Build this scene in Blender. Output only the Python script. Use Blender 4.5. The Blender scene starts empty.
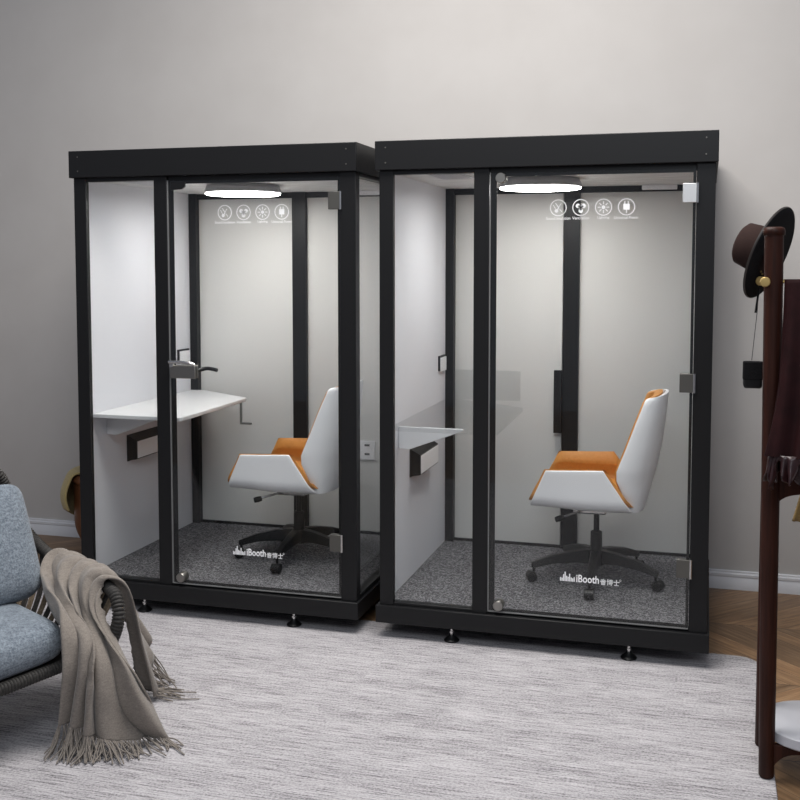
import bpy, bmesh, math, random
from mathutils import Vector, Matrix
R = math.radians
C = bpy.context.scene.collection
S = bpy.context.scene
random.seed(7)

# ---------------------------------------------------------------- camera, light, exposure
cam = bpy.data.cameras.new('camera')
cam.sensor_width = 36.0
cam.lens = 1072.8 / 800 * 36
cam.shift_y = -0.0775
cam_ob = bpy.data.objects.new('camera', cam); C.objects.link(cam_ob)
yaw, pitch = -0.279, 0.0683
Fv = Vector((math.sin(yaw) * math.cos(pitch), math.cos(yaw) * math.cos(pitch), -math.sin(pitch)))
Rv = Vector((math.cos(yaw), -math.sin(yaw), 0)); Uv = Rv.cross(Fv)
M3 = Matrix((Rv, Uv, -Fv)).transposed()
cam_ob.matrix_world = Matrix.Translation((3.0134, -4.6357, 1.728)) @ M3.to_4x4()
S.camera = cam_ob

w = bpy.data.worlds.new('world'); S.world = w; w.use_nodes = True
w.node_tree.nodes['Background'].inputs[0].default_value = (0.88, 0.94, 1.10, 1)
w.node_tree.nodes['Background'].inputs[1].default_value = 0.24

def area(name, loc, target, size, size_y, power, col):
    l = bpy.data.lights.new(name, 'AREA'); l.shape = 'RECTANGLE'; l.size = size; l.size_y = size_y
    l.energy = power; l.color = col
    o = bpy.data.objects.new(name, l); C.objects.link(o); o.location = loc
    o.rotation_euler = (Vector(target) - Vector(loc)).to_track_quat('-Z', 'Y').to_euler()
    return o
area('ceiling_softlight', (1.9, -0.9, 4.25), (1.9, -0.9, 0), 2.4, 1.6, 175, (1.0, 0.975, 0.945))
area('cool_front_fill', (3.6, -6.6, 5.2), (2.0, 0.6, 1.2), 3.0, 2.0, 145, (0.88, 0.94, 1.0))  # unseen cool area light, added high behind the camera as fill

vs = S.view_settings
S.display_settings.display_device = 'sRGB'
vs.view_transform = 'Standard'; vs.look = 'None'; vs.gamma = 1; vs.use_curve_mapping = False
vs.exposure = 0.0

# ---------------------------------------------------------------- materials
def mat(name, col, rough=0.5, metal=0.0, spec=0.5, sheen=0.0, emit=None):
    m = bpy.data.materials.new(name); m.use_nodes = True
    b = m.node_tree.nodes['Principled BSDF']
    b.inputs['Base Color'].default_value = (*col, 1); b.inputs['Roughness'].default_value = rough
    b.inputs['Metallic'].default_value = metal; b.inputs['Specular IOR Level'].default_value = spec
    if sheen: b.inputs['Sheen Weight'].default_value = sheen
    if emit:
        b.inputs['Emission Color'].default_value = (*emit[0], 1); b.inputs['Emission Strength'].default_value = emit[1]
    return m

class NT:
    """small node helper"""
    def __init__(s, m): s.m = m; s.t = m.node_tree; s.b = s.t.nodes['Principled BSDF']
    def n(s, ty, **kw):
        x = s.t.nodes.new(ty)
        for k, v in kw.items(): setattr(x, k, v)
        return x
    def put(s, sock, v):
        if hasattr(v, 'is_linked') or isinstance(v, bpy.types.NodeSocket): s.t.links.new(v, sock)
        else: sock.default_value = v
    def math(s, op, a, b=0.0, c=0.0):
        x = s.n('ShaderNodeMath', operation=op)
        s.put(x.inputs[0], a); s.put(x.inputs[1], b); s.put(x.inputs[2], c)
        return x.outputs[0]
    def coord(s, scale=(1, 1, 1), rot=(0, 0, 0), kind='Object'):
        tc = s.n('ShaderNodeTexCoord'); mp = s.n('ShaderNodeMapping')
        mp.inputs['Scale'].default_value = scale; mp.inputs['Rotation'].default_value = rot
        s.t.links.new(tc.outputs[kind], mp.inputs[0]); return mp.outputs[0]
    def noise(s, vec, scale, detail=4, rough=0.6):
        x = s.n('ShaderNodeTexNoise'); s.put(x.inputs['Vector'], vec)
        x.inputs['Scale'].default_value = scale; x.inputs['Detail'].default_value = detail; x.inputs['Roughness'].default_value = rough
        return x.outputs['Fac']
    def ramp(s, fac, stops):
        x = s.n('ShaderNodeValToRGB'); s.put(x.inputs[0], fac)
        e = x.color_ramp.elements
        while len(e) < len(stops): e.new(0.5)
        for el, (p, c) in zip(e, stops): el.position = p; el.color = (*c, 1)
        return x.outputs[0]
    def mix(s, fac, a, b, mode='MIX'):
        x = s.n('ShaderNodeMix', data_type='RGBA', blend_type=mode)
        s.put(x.inputs[0], fac); s.put(x.inputs[6], a); s.put(x.inputs[7], b); return x.outputs[2]
    def bump(s, h, strength=0.3, dist=0.01):
        x = s.n('ShaderNodeBump'); x.inputs['Strength'].default_value = strength; x.inputs['Distance'].default_value = dist
        s.put(x.inputs['Height'], h); s.t.links.new(x.outputs[0], s.b.inputs['Normal'])
    def col(s, v): s.put(s.b.inputs['Base Color'], v)

M = {}
def satin(name, col, rough, metal=0.0, spec=0.5):
    m = mat(name, col, rough, metal, spec); t = NT(m)
    f = t.noise(t.coord(), 300, 2); t.bump(f, 0.05, 0.001)
    M[name] = m; return m
satin('black_metal', (0.0098, 0.0098, 0.0105), 0.42, 0, 0.25)
satin('black_plastic', (0.006, 0.006, 0.0065), 0.45, 0, 0.35)
satin('white_shell', (0.86, 0.86, 0.88), 0.35)
satin('white_panel_edge', (0.75, 0.75, 0.77), 0.5)
satin('desk_white', (0.68, 0.68, 0.69), 0.45)
satin('chrome', (0.62, 0.61, 0.60), 0.25, 1.0)
satin('steel', (0.30, 0.29, 0.27), 0.38, 1.0)
satin('hinge_dark', (0.12, 0.115, 0.105), 0.4, 0.6)
satin('screen_grey', (0.52, 0.52, 0.53), 0.4)
satin('hinge_light', (0.70, 0.70, 0.70), 0.35, 0.6)
satin('glass_edge', (0.20, 0.20, 0.20), 0.4)
satin('print_white', (0.95, 0.95, 0.95), 0.6)
satin('brass', (0.55, 0.39, 0.15), 0.45, 0.7)
satin('marble_grey', (0.5, 0.5, 0.53), 0.4)
satin('lamp_housing', (0.42, 0.42, 0.43), 0.5)
M['lamp_lens'] = mat('lamp_lens', (0.9, 0.9, 0.9), 0.4, emit=((1.0, 0.985, 0.96), 27.0))

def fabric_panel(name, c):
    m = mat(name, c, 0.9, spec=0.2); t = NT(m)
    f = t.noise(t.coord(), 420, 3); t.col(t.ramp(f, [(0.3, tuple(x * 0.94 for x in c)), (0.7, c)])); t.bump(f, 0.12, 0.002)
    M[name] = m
fabric_panel('panel_white', (0.72, 0.725, 0.765))  # bluish tint puts the cool daylight into the panel colour
fabric_panel('panel_back', (0.68, 0.675, 0.655))

m = mat('wall_paint', (0.5, 0.5, 0.5), 0.85, spec=0.25); t = NT(m)
f = t.noise(t.coord(), 3, 3); t.col(t.ramp(f, [(0.3, (0.475, 0.452, 0.432)), (0.7, (0.50, 0.478, 0.458))]))
t.bump(t.noise(t.coord(), 240, 3), 0.06, 0.002); M['wall'] = m
satin('trim_white', (0.68, 0.68, 0.70), 0.45)

m = mat('booth_ceiling', (0.6, 0.6, 0.6), 0.8); t = NT(m)
f = t.noise(t.coord((3, 70, 1)), 2.0, 5); t.col(t.ramp(f, [(0.36, (0.46, 0.455, 0.45)), (0.62, (0.86, 0.855, 0.85))])); M['booth_ceiling'] = m

m = mat('carpet', (0.1, 0.1, 0.1), 0.95, spec=0.1); t = NT(m)
f1 = t.noise(t.coord((22, 70, 22)), 2.2, 3, 0.7); f2 = t.noise(t.coord(), 120, 2, 0.7)
f = t.math('ADD', t.math('MULTIPLY', f1, 0.4), t.math('MULTIPLY', f2, 0.6))
t.col(t.ramp(f, [(0.42, (0.042, 0.042, 0.046)), (0.50, (0.115, 0.112, 0.120)), (0.59, (0.30, 0.295, 0.310))])); t.bump(f, 0.5, 0.004); M['carpet'] = m

m = mat('rug', (0.5, 0.5, 0.5), 0.95, spec=0.1); t = NT(m)
f1 = t.noise(t.coord((3.2, 120, 1)), 1.5, 4, 0.7); f2 = t.noise(t.coord((75, 110, 1)), 1.4, 2, 0.7)
f3 = t.noise(t.coord((0.8, 6, 1)), 1.5, 2); f4 = t.noise(t.coord((9, 170, 1)), 1.0, 2, 0.6)
f = t.math('ADD', t.math('MULTIPLY', f1, 0.36), t.math('MULTIPLY', f2, 0.28))
f = t.math('ADD', f, t.math('MULTIPLY', f3, 0.10)); f = t.math('ADD', f, t.math('MULTIPLY', f4, 0.26))
t.col(t.ramp(f, [(0.37, (0.060, 0.056, 0.061)), (0.44, (0.21, 0.199, 0.207)), (0.49, (0.385, 0.366, 0.376)), (0.58, (0.56, 0.538, 0.548))])); t.bump(f, 0.6, 0.004); M['rug'] = m

# chevron timber
m = mat('chevron_timber', (0.2, 0.12, 0.07), 0.42); t = NT(m)
tc = t.n('ShaderNodeTexCoord'); sp = t.n('ShaderNodeSeparateXYZ'); t.t.links.new(tc.outputs['Object'], sp.inputs[0])
H, PW = 0.716, 0.135
yy = t.math('DIVIDE', t.math('ADD', sp.outputs[1], 0.05), H)
row = t.math('FLOOR', yy); fy = t.math('MULTIPLY', t.math('FRACT', yy), H)
par = t.math('FRACT', t.math('MULTIPLY', row, 0.5)); sg = t.math('SUBTRACT', t.math('MULTIPLY', t.math('GREATER_THAN', t.math('ABSOLUTE', t.math('SUBTRACT', par, 0.5)), 0.25), 2.0), 1.0)
fy2 = t.math('MULTIPLY', fy, sg)
dc = t.math('ADD', sp.outputs[0], fy2); q = t.math('DIVIDE', dc, PW); idx = t.math('FLOOR', q); fr = t.math('FRACT', q)
cb = t.n('ShaderNodeCombineXYZ'); t.put(cb.inputs[0], idx); t.put(cb.inputs[1], row)
wn = t.n('ShaderNodeTexWhiteNoise', noise_dimensions='3D'); t.t.links.new(cb.outputs[0], wn.inputs['Vector'])
al = t.math('SUBTRACT', fy, t.math('MULTIPLY', sp.outputs[0], sg))
cg = t.n('ShaderNodeCombineXYZ'); t.put(cg.inputs[0], t.math('MULTIPLY', dc, 26)); t.put(cg.inputs[1], t.math('MULTIPLY', al, 1.6)); t.put(cg.inputs[2], t.math('MULTIPLY', wn.outputs[0], 30))
g = t.noise(cg.outputs[0], 1.5, 6, 0.7)
base = t.ramp(g, [(0.3, (0.125, 0.068, 0.031)), (0.52, (0.25, 0.145, 0.072)), (0.72, (0.38, 0.25, 0.14))])
tone = t.ramp(wn.outputs[0], [(0.0, (0.68, 0.68, 0.68)), (1.0, (1.15, 1.12, 1.08))])
col = t.mix(1.0, base, tone, 'MULTIPLY')
gap = t.math('LESS_THAN', t.math('ABSOLUTE', t.math('SUBTRACT', fr, 0.5)), 0.488)
gap2 = t.math('LESS_THAN', t.math('ABSOLUTE', t.math('SUBTRACT', t.math('FRACT', yy), 0.5)), 0.4965)
gg = t.math('MULTIPLY', gap, gap2)
t.col(t.mix(gg, (0.05, 0.03, 0.018, 1), col)); t.bump(t.math('ADD', gg, t.math('MULTIPLY', g, 0.15)), 0.25, 0.003); M['timber'] = m

def wood(name, c1, c2, rough=0.4, spec=0.4):
    m = mat(name, c1, rough, spec=spec); t = NT(m)
    f = t.noise(t.coord((30, 30, 2)), 2.0, 5); t.col(t.ramp(f, [(0.3, c1), (0.7, c2)])); t.bump(f, 0.05, 0.002); M[name] = m
wood('walnut', (0.018, 0.0050, 0.003), (0.046, 0.0135, 0.0075), 0.5, 0.2)
wood('chestnut', (0.10, 0.035, 0.014), (0.20, 0.08, 0.035), 0.4)

def cloth(name, ca, cb, scale=300, bump=0.35, sheen=0.2):
    m = mat(name, ca, 0.92, spec=0.15, sheen=sheen); t = NT(m)
    f1 = t.noise(t.coord(), scale, 3, 0.75); f2 = t.noise(t.coord((1, 1, 4)), scale * 0.25, 3, 0.7)
    f = t.math('ADD', t.math('MULTIPLY', f1, 0.6), t.math('MULTIPLY', f2, 0.4))
    t.col(t.ramp(f, [(0.36, ca), (0.64, cb)])); t.bump(f, bump, 0.003); M[name] = m
cloth('blue_tweed', (0.075, 0.092, 0.118), (0.275, 0.315, 0.355), 130)
cloth('taupe_knit', (0.175, 0.150, 0.128), (0.275, 0.241, 0.210), 200)
cloth('khaki_cloth', (0.36, 0.27, 0.11), (0.50, 0.40, 0.19), 200)
cloth('tan_cloth', (0.16, 0.10, 0.035), (0.24, 0.16, 0.06), 200)
cloth('hat_felt', (0.020, 0.011, 0.010), (0.034, 0.018, 0.015), 300, 0.15, 0.0)
satin('brim_highlight', (0.035, 0.029, 0.026), 0.5)  # lighter tone imitates light catching the brim edge
cloth('hat_band', (0.007, 0.007, 0.008), (0.016, 0.015, 0.016), 300, 0.15, 0.0)
m = mat('burgundy', (0.045, 0.010, 0.014), 0.7, spec=0.1); t = NT(m)
f = t.noise(t.coord(), 14, 4); t.col(t.ramp(f, [(0.3, (0.0115, 0.0028, 0.0033)), (0.7, (0.020, 0.0046, 0.0052))])); t.bump(f, 0.15, 0.01); M['burgundy'] = m
m = mat('burgundy_gloss', (0.035, 0.010, 0.012), 0.36, spec=0.5); t = NT(m)
f = t.noise(t.coord(), 30, 4); t.col(t.ramp(f, [(0.3, (0.016, 0.005, 0.006)), (0.7, (0.032, 0.009, 0.010))])); t.bump(f, 0.2, 0.01); M['burgundy_gloss'] = m
m = mat('orange_leather', (0.48, 0.19, 0.035), 0.5); t = NT(m)
f = t.noise(t.coord(), 60, 4); t.col(t.ramp(f, [(0.3, (0.54, 0.225, 0.042)), (0.7, (0.62, 0.275, 0.06))])); t.bump(f, 0.12, 0.003); M['orange_leather'] = m
m = mat('rope_dark', (0.05, 0.045, 0.04), 0.7); t = NT(m)
f = t.noise(t.coord(), 90, 4); t.col(t.ramp(f, [(0.3, (0.011, 0.010, 0.009)), (0.7, (0.048, 0.043, 0.038))])); t.bump(f, 0.3, 0.003); M['rope_dark'] = m
m = mat('rope_tan', (0.2, 0.15, 0.1), 0.8); t = NT(m)
f = t.noise(t.coord(), 90, 4); t.col(t.ramp(f, [(0.3, (0.13, 0.095, 0.06)), (0.7, (0.26, 0.20, 0.14))])); t.bump(f, 0.3, 0.003); M['rope_tan'] = m

# clear sheet glass
m = bpy.data.materials.new('clear_glass'); m.use_nodes = True; nt = m.node_tree; nt.nodes.clear()
out = nt.nodes.new('ShaderNodeOutputMaterial'); mx = nt.nodes.new('ShaderNodeMixShader')
tr = nt.nodes.new('ShaderNodeBsdfTransparent'); tr.inputs[0].default_value = (0.965, 0.97, 0.965, 1)
gl = nt.nodes.new('ShaderNodeBsdfGlossy'); gl.inputs['Roughness'].default_value = 0.02
lw = nt.nodes.new('ShaderNodeLayerWeight'); lw.inputs[0].default_value = 0.5
pw = nt.nodes.new('ShaderNodeMath'); pw.operation = 'POWER'; pw.inputs[1].default_value = 5
ma = nt.nodes.new('ShaderNodeMath'); ma.operation = 'MULTIPLY_ADD'; ma.inputs[1].default_value = 0.7; ma.inputs[2].default_value = 0.025
L = nt.links.new
L(lw.outputs['Facing'], pw.inputs[0]); L(pw.outputs[0], ma.inputs[0]); L(ma.outputs[0], mx.inputs[0])
L(tr.outputs[0], mx.inputs[1]); L(gl.outputs[0], mx.inputs[2]); L(mx.outputs[0], out.inputs[0]); M['glass'] = m

m = m.copy(); m.name = 'frosted_glass'; nt = m.node_tree
for nd in nt.nodes:
    if nd.type == 'BSDF_TRANSPARENT': nd.inputs[0].default_value = (0.955, 0.96, 0.962, 1)
    if nd.type == 'BSDF_GLOSSY': nd.inputs['Roughness'].default_value = 0.15
    if nd.type == 'MATH' and nd.operation == 'MULTIPLY_ADD': nd.inputs[1].default_value = 0.18; nd.inputs[2].default_value = 0.02
M['frosted_glass'] = m

# ---------------------------------------------------------------- mesh helpers
def box(bm, x0, x1, y0, y1, z0, z1):
    v = [bm.verts.new(p) for p in ((x0, y0, z0), (x1, y0, z0), (x1, y1, z0), (x0, y1, z0), (x0, y0, z1), (x1, y0, z1), (x1, y1, z1), (x0, y1, z1))]
    for f in ((3, 2, 1, 0), (4, 5, 6, 7), (0, 1, 5, 4), (1, 2, 6, 5), (2, 3, 7, 6), (3, 0, 4, 7)): bm.faces.new([v[i] for i in f])
def catmull(pts, n):
    P = [Vector(p) for p in pts]; out = []
    P = [P[0] * 2 - P[1]] + P + [P[-1] * 2 - P[-2]]
    for i in range(1, len(P) - 2):
        a, b, c, d = P[i - 1:i + 3]
        for k in range(n):
            s = k / n
            out.append(0.5 * ((2 * b) + (c - a) * s + (2 * a - 5 * b + 4 * c - d) * s * s + (3 * b - a - 3 * c + d) * s ** 3))
    out.append(P[-2]); return out
def tube(bm, pts, rad, sides=10, cap=True):
    P = [Vector(p) for p in pts]; n = len(P)
    rr = rad if callable(rad) else (lambda i: rad)
    t0 = (P[1] - P[0]).normalized(); up = Vector((0, 0, 1)) if abs(t0.z) < 0.9 else Vector((1, 0, 0))
    nrm = t0.cross(up).normalized(); rings = []
    for i in range(n):
        tt = (P[min(i + 1, n - 1)] - P[max(i - 1, 0)]).normalized()
        nrm = (nrm - tt * nrm.dot(tt)).normalized(); bn = tt.cross(nrm)
        rings.append([bm.verts.new(P[i] + (nrm * math.cos(2 * math.pi * k / sides) + bn * math.sin(2 * math.pi * k / sides)) * rr(i)) for k in range(sides)])
    for a, b in zip(rings, rings[1:]):
        for k in range(sides): bm.faces.new((a[k], a[(k + 1) % sides], b[(k + 1) % sides], b[k]))
    if cap: bm.faces.new(rings[0][::-1]); bm.faces.new(rings[-1])
def lathe(bm, prof, origin=(0, 0, 0), axis=(0, 0, 1), sides=32):
    """prof = [(radius, height)] revolved about axis"""
    ax = Vector(axis).normalized(); q = Vector((0, 0, 1)).rotation_difference(ax); o = Vector(origin); rings = []
    for r, h in prof:
        if r < 1e-6: rings.append([bm.verts.new(o + q @ Vector((0, 0, h)))])
        else: rings.append([bm.verts.new(o + q @ Vector((r * math.cos(2 * math.pi * k / sides), r * math.sin(2 * math.pi * k / sides), h))) for k in range(sides)])
    for a, b in zip(rings, rings[1:]):
        for k in range(sides):
            k2 = (k + 1) % sides
            if len(a) == 1 and len(b) == 1: continue
            if len(a) == 1: bm.faces.new((a[0], b[k2], b[k]))
            elif len(b) == 1: bm.faces.new((a[k], a[k2], b[0]))
            else: bm.faces.new((a[k], a[k2], b[k2], b[k]))
def prism(bm, poly, d0, d1, plane='XZ'):
    """poly 2D, extruded along the remaining axis"""
    def p3(a, b, d): return {'XZ': (a, d, b), 'YZ': (d, a, b), 'XY': (a, b, d)}[plane]
    A = [bm.verts.new(p3(a, b, d0)) for a, b in poly]; B = [bm.verts.new(p3(a, b, d1)) for a, b in poly]
    n = len(poly); bm.faces.new(A[::-1]); bm.faces.new(B)
    for i in range(n): bm.faces.new((A[i], A[(i + 1) % n], B[(i + 1) % n], B[i]))
def grid(bm, fn, nu, nv, close_u=False):
    V = [[bm.verts.new(fn(i / (nu if close_u else nu - 1), j / (nv - 1))) for j in range(nv)] for i in range(nu)]
    for i in range(nu if close_u else nu - 1):
        for j in range(nv - 1):
            i2 = (i + 1) % nu; bm.faces.new((V[i][j], V[i2][j], V[i2][j + 1], V[i][j + 1]))
    return V
def obj(name, bm, material, parent=None, smooth=None, bevel=0.0, seg=2, solid=None, subd=0, angle=40):
    bmesh.ops.recalc_face_normals(bm, faces=bm.faces)
    me = bpy.data.meshes.new(name); bm.to_mesh(me); bm.free()
    mm = M[material] if isinstance(material, str) else material
    me.materials.append(mm)
    if smooth is None: smooth = True
    if smooth:
        me.polygons.foreach_set('use_smooth', [True] * len(me.polygons)); me.set_sharp_from_angle(angle=R(angle))
    o = bpy.data.objects.new(name, me); C.objects.link(o)
    if parent is not None: o.parent = parent
    if solid is not None:
        s = o.modifiers.new('thickness', 'SOLIDIFY'); s.thickness = solid; s.offset = 0
    if subd:
        s = o.modifiers.new('subdivision', 'SUBSURF'); s.levels = s.render_levels = subd
    if bevel:
        b = o.modifiers.new('bevel', 'BEVEL'); b.width = bevel; b.segments = seg; b.limit_method = 'ANGLE'; b.angle_limit = R(35)
    return o
def NB(): return bmesh.new()
def pbox(name, dims, material, parent=None, bevel=0.002):
    bm = NB(); box(bm, *dims); return obj(name, bm, material, parent, bevel=bevel)
def thing(name, label, cat, loc=(0, 0, 0), rz=0, group=None):
    o = bpy.data.objects.new(name, None); C.objects.link(o); o.empty_display_size = 0.1
    o.location = loc; o.rotation_euler = (0, 0, rz); o['label'] = label; o['category'] = cat
    if group: o['group'] = group
    return o
def tag(o, label, cat, group=None):
    o['label'] = label; o['category'] = cat
    if group: o['group'] = group
    return o
def dup(src, parent=None):
    c = src.copy(); C.objects.link(c)
    if parent is not None: c.parent = parent
    for ch in list(src.children): dup(ch, c)
    return c
def struct(o): o['kind'] = 'structure'; return o

# ---------------------------------------------------------------- setting
struct(pbox('floor', (-5.5, 7.5, -8.0, 1.40, -0.1, 0.0), 'timber', bevel=0))
struct(pbox('wall_back', (-5.5, 7.5, 1.265, 1.40, 0.0, 4.4), 'wall', bevel=0))
bm = NB()
prism(bm, [(1.2648, 0.0), (1.247, 0.0), (1.247, 0.060), (1.250, 0.064), (1.250, 0.068), (1.2465, 0.071), (1.2465, 0.084), (1.252, 0.090), (1.252, 0.097), (1.2648, 0.101)], -5.5, 7.5, 'YZ')
struct(obj('baseboard_back', bm, 'trim_white'))

# rug with rounded corners
def rounded(x0, x1, y0, y1, r, n=8):
    out = []
    for cx, cy, a0 in ((x1 - r, y1 - r, 0), (x0 + r, y1 - r, 90), (x0 + r, y0 + r, 180), (x1 - r, y0 + r, 270)):
        for k in range(n + 1):
            a = R(a0 + 90 * k / n); out.append((cx + r * math.cos(a), cy + r * math.sin(a)))
    return out
bm = NB(); prism(bm, rounded(-1.6, 3.262, -3.6, 0.215, 0.10), 0.0005, 0.010, 'XY')
tag(obj('area_rug', bm, 'rug', bevel=0.003), 'large pale grey area rug with dark horizontal streaks on the timber floor', 'rug')

# ---------------------------------------------------------------- booths
W, D = 1.481, 1.207
ZF, ZC, ZB0, ZB1, ZT0, ZT1 = 0.173, 2.145, 0.080, 0.161, 2.150, 2.280

def text_mesh(s, size, bold=0.0):
    cu = bpy.data.curves.new('lettering', 'FONT'); cu.body = s; cu.size = size; cu.align_x = 'CENTER'; cu.extrude = 0.0006
    cu.resolution_u = 3; cu.offset = bold
    o = bpy.data.objects.new('lettering', cu); C.objects.link(o)
    dg = bpy.context.evaluated_depsgraph_get(); dg.update()
    me = bpy.data.meshes.new_from_object(o.evaluated_get(dg)); bpy.data.objects.remove(o); bpy.data.curves.remove(cu)
    return me
def add_text(bm, s, x0, x1, z, h, y, bold=0.0):
    """letters standing in the XZ plane, fitted between x0 and x1, cap height about h"""
    me = text_mesh(s, 1.0, bold)
    xs = [v.co.x for v in me.vertices]; ys = [v.co.y for v in me.vertices]
    if not xs: return
    sx = (x1 - x0) / (max(xs) - min(xs)); sy = h / (max(ys) - min(ys)); mn, mny = min(xs), min(ys)
    vs_ = [bm.verts.new((x0 + (v.co.x - mn) * sx, y - v.co.z, z + (v.co.y - mny) * sy)) for v in me.vertices]
    for p in me.polygons:
        try: bm.faces.new([vs_[i] for i in p.vertices])
        except ValueError: pass
    bpy.data.meshes.remove(me)
def stroke(bm, pts, wd, y):
    """flat stroke in the XZ plane"""
    for (ax, az), (bx, bz) in zip(pts, pts[1:]):
        d = Vector((bx - ax, bz - az)); l = d.length
        if l < 1e-7: continue
        d /= l; n = Vector((-d.y, d.x)) * wd / 2; e = d * wd * 0.25
        prism(bm, [(ax - e.x + n.x, az - e.y + n.y), (ax - e.x - n.x, az - e.y - n.y), (bx + e.x - n.x, bz + e.y - n.y), (bx + e.x + n.x, bz + e.y + n.y)], y, y - 0.0006, 'XZ')
def disc(bm, cx, cz, r, y, n=16):
    prism(bm, [(cx + r * math.cos(2 * math.pi * k / n), cz + r * math.sin(2 * math.pi * k / n)) for k in range(n)], y, y - 0.0006, 'XZ')
def ring(bm, cx, cz, r, wd, y, n=28):
    stroke(bm, [(cx + r * math.cos(2 * math.pi * k / n), cz + r * math.sin(2 * math.pi * k / n)) for k in range(n + 1)], wd, y)

def build_booth(label, x):
    b = thing('office_booth', label, 'office booth', (x, 0, 0), 0, 'black framed glass booths')
    # base, feet, roof
    pbox('base', (0.0, W, 0.0, 1.225, ZB0, ZB1), 'black_metal', b, 0.003)
    for fx in (0.35, 1.145):
        for fy in (0.05, 1.10):
            bm = NB(); lathe(bm, [(0, 0.010), (0.034, 0.010), (0.036, 0.016), (0.030, 0.022), (0.014, 0.034), (0.012, 0.040), (0, 0.040)], (fx, fy, 0), sides=20)
            ft = obj('levelling_foot', bm, 'black_plastic', b)
            bm = NB(); lathe(bm, [(0.007, 0.038), (0.007, 0.082)], (fx, fy, 0), sides=10); lathe(bm, [(0, 0.050), (0.012, 0.050), (0.012, 0.056), (0, 0.056)], (fx, fy, 0), sides=6)
            obj('bolt', bm, 'chrome', ft)
    pbox('roof', (0.0, W, 0.0, 1.225, ZT0, ZT1), 'black_metal', b, 0.003)
    for sx in (0.05, W - 0.05):
        for sz in (ZT0 + 0.032, ZT1 - 0.030):
            bm = NB(); lathe(bm, [(0.0035, 0), (0.0035, 0.0008), (0.002, 0.0012), (0, 0.0012)], (sx, 0, sz), (0, -1, 0), 12); obj('screw', bm, 'hinge_dark', b)
    # posts
    for nm, (x0, x1, y0, y1) in (('post', (0.016, 0.082, 0.018, 0.046)), ('post', (1.395, 1.471, 0.018, 0.075)), ('post', (1.410, 1.471, 1.150, 1.215)), ('post', (0.047, 0.094, 1.165, 1.215)),
                                 ('mullion', (0.451, 0.520, 0.018, 0.046)), ('rear_mullion', (0.697, 0.782, 1.180, 1.215))):
        pbox(nm, (x0, x1, y0, y1, ZB1, ZT0), 'black_metal', b, 0.002)
    # rails
    pbox('top_rail', (0.082, 0.451, 0.022, 0.066, 2.131, ZT0), 'black_metal', b)
    pbox('top_rail', (0.520, 1.395, 0.030, 0.066, 2.120, ZT0), 'black_metal', b)
    pbox('bottom_rail', (0.082, 0.451, 0.022, 0.066, ZB1, 0.175), 'black_metal', b)
    pbox('bottom_rail', (0.520, 1.395, 0.030, 0.066, ZB1, 0.172), 'black_metal', b)
    pbox('side_rail', (1.425, 1.471, 0.075, 1.150, ZB1, 0.182), 'black_metal', b)
    pbox('side_rail', (1.425, 1.471, 0.075, 1.150, 2.131, ZT0), 'black_metal', b)
    pbox('rear_rail', (0.094, 1.410, 1.192, 1.206, ZF, 0.188), 'black_metal', b)
    pbox('rear_rail', (0.094, 1.410, 1.188, 1.206, 2.112, ZC), 'black_metal', b)
    # skins
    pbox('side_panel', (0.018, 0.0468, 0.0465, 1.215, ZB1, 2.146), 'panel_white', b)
    pbox('back_panel', (0.094, 0.691, 1.207, 1.222, ZB1, 2.146), 'panel_back', b)
    pbox('back_panel', (0.781, 1.410, 1.207, 1.222, ZB1, 2.146), 'panel_back', b)
    pbox('floor_carpet', (0.047, 1.425, 0.066, 1.207, ZB1, ZF), 'carpet', b, 0)
    pbox('ceiling_panel', (0.047, 1.425, 0.066, 1.207, ZC, ZC + 0.005), 'booth_ceiling', b, 0)
    pbox('window_pane', (0.082, 0.451, 0.032, 0.040, 0.175, 2.131), 'glass', b, 0)
    pbox('side_pane', (1.448, 1.456, 0.075, 1.150, 0.182, 2.131), 'glass', b, 0)
    # ceiling: vent, lamp, sensor bar
    bm = NB(); box(bm, 0.20, 0.36, 0.15, 0.46, ZC - 0.004, ZC - 0.0005)
    for k in range(9): box(bm, 0.205 + 0.017 * k, 0.215 + 0.017 * k, 0.16, 0.45, ZC - 0.008, ZC - 0.004)
    obj('air_vent', bm, 'marble_grey', b)
    bm = NB(); lathe(bm, [(0, 0), (0.182, 0), (0.188, -0.003), (0.200, -0.030), (0.200, -0.041), (0.196, -0.044), (0, -0.044)], (0.655, 0.60, ZC), sides=64)
    lp = obj('ceiling_lamp', bm, 'lamp_housing', b)
    bm = NB(); lathe(bm, [(0, -0.0445), (0.196, -0.0445), (0.1955, -0.049), (0.188, -0.052), (0, -0.053)], (0.655, 0.60, ZC), sides=64)
    obj('lamp_lens', bm, 'lamp_lens', lp)
    pbox('sensor_bar', (1.105, 1.285, 1.165, 1.190, 2.120, 2.145), 'white_shell', b, 0.004)
    # desk on the side panel
    bm = NB(); prism(bm, [(0.0475, 0.080), (0.535, 0.080), (0.548, 0.093), (0.530, 0.895), (0.515, 0.915), (0.130, 1.178), (0.0475, 1.178)], 0.960, 0.980, 'XY')
    dk = obj('desk_top', bm, 'desk_white' if x < 1 else 'frosted_glass', b, bevel=0.003)
    for y in ((0.225, 0.94) if x < 1 else (0.225,)):
        bm = NB(); prism(bm, [(0.0475, 0.9595), (0.0475, 0.856), (0.10, 0.853), (0.36, 0.950), (0.36, 0.9595)], y, y + 0.018, 'XZ')
        obj('bracket', bm, 'white_panel_edge', dk, bevel=0.002)
    if x < 1: bm = NB(); box(bm, 0.495, 0.502, 0.880, 0.900, 0.835, 0.9595); box(bm, 0.495, 0.560, 0.880, 0.900, 0.830, 0.840); obj('bracket_reflection', bm, 'steel', dk)  # added dark L shape imitates a reflection below the desk corner
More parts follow.
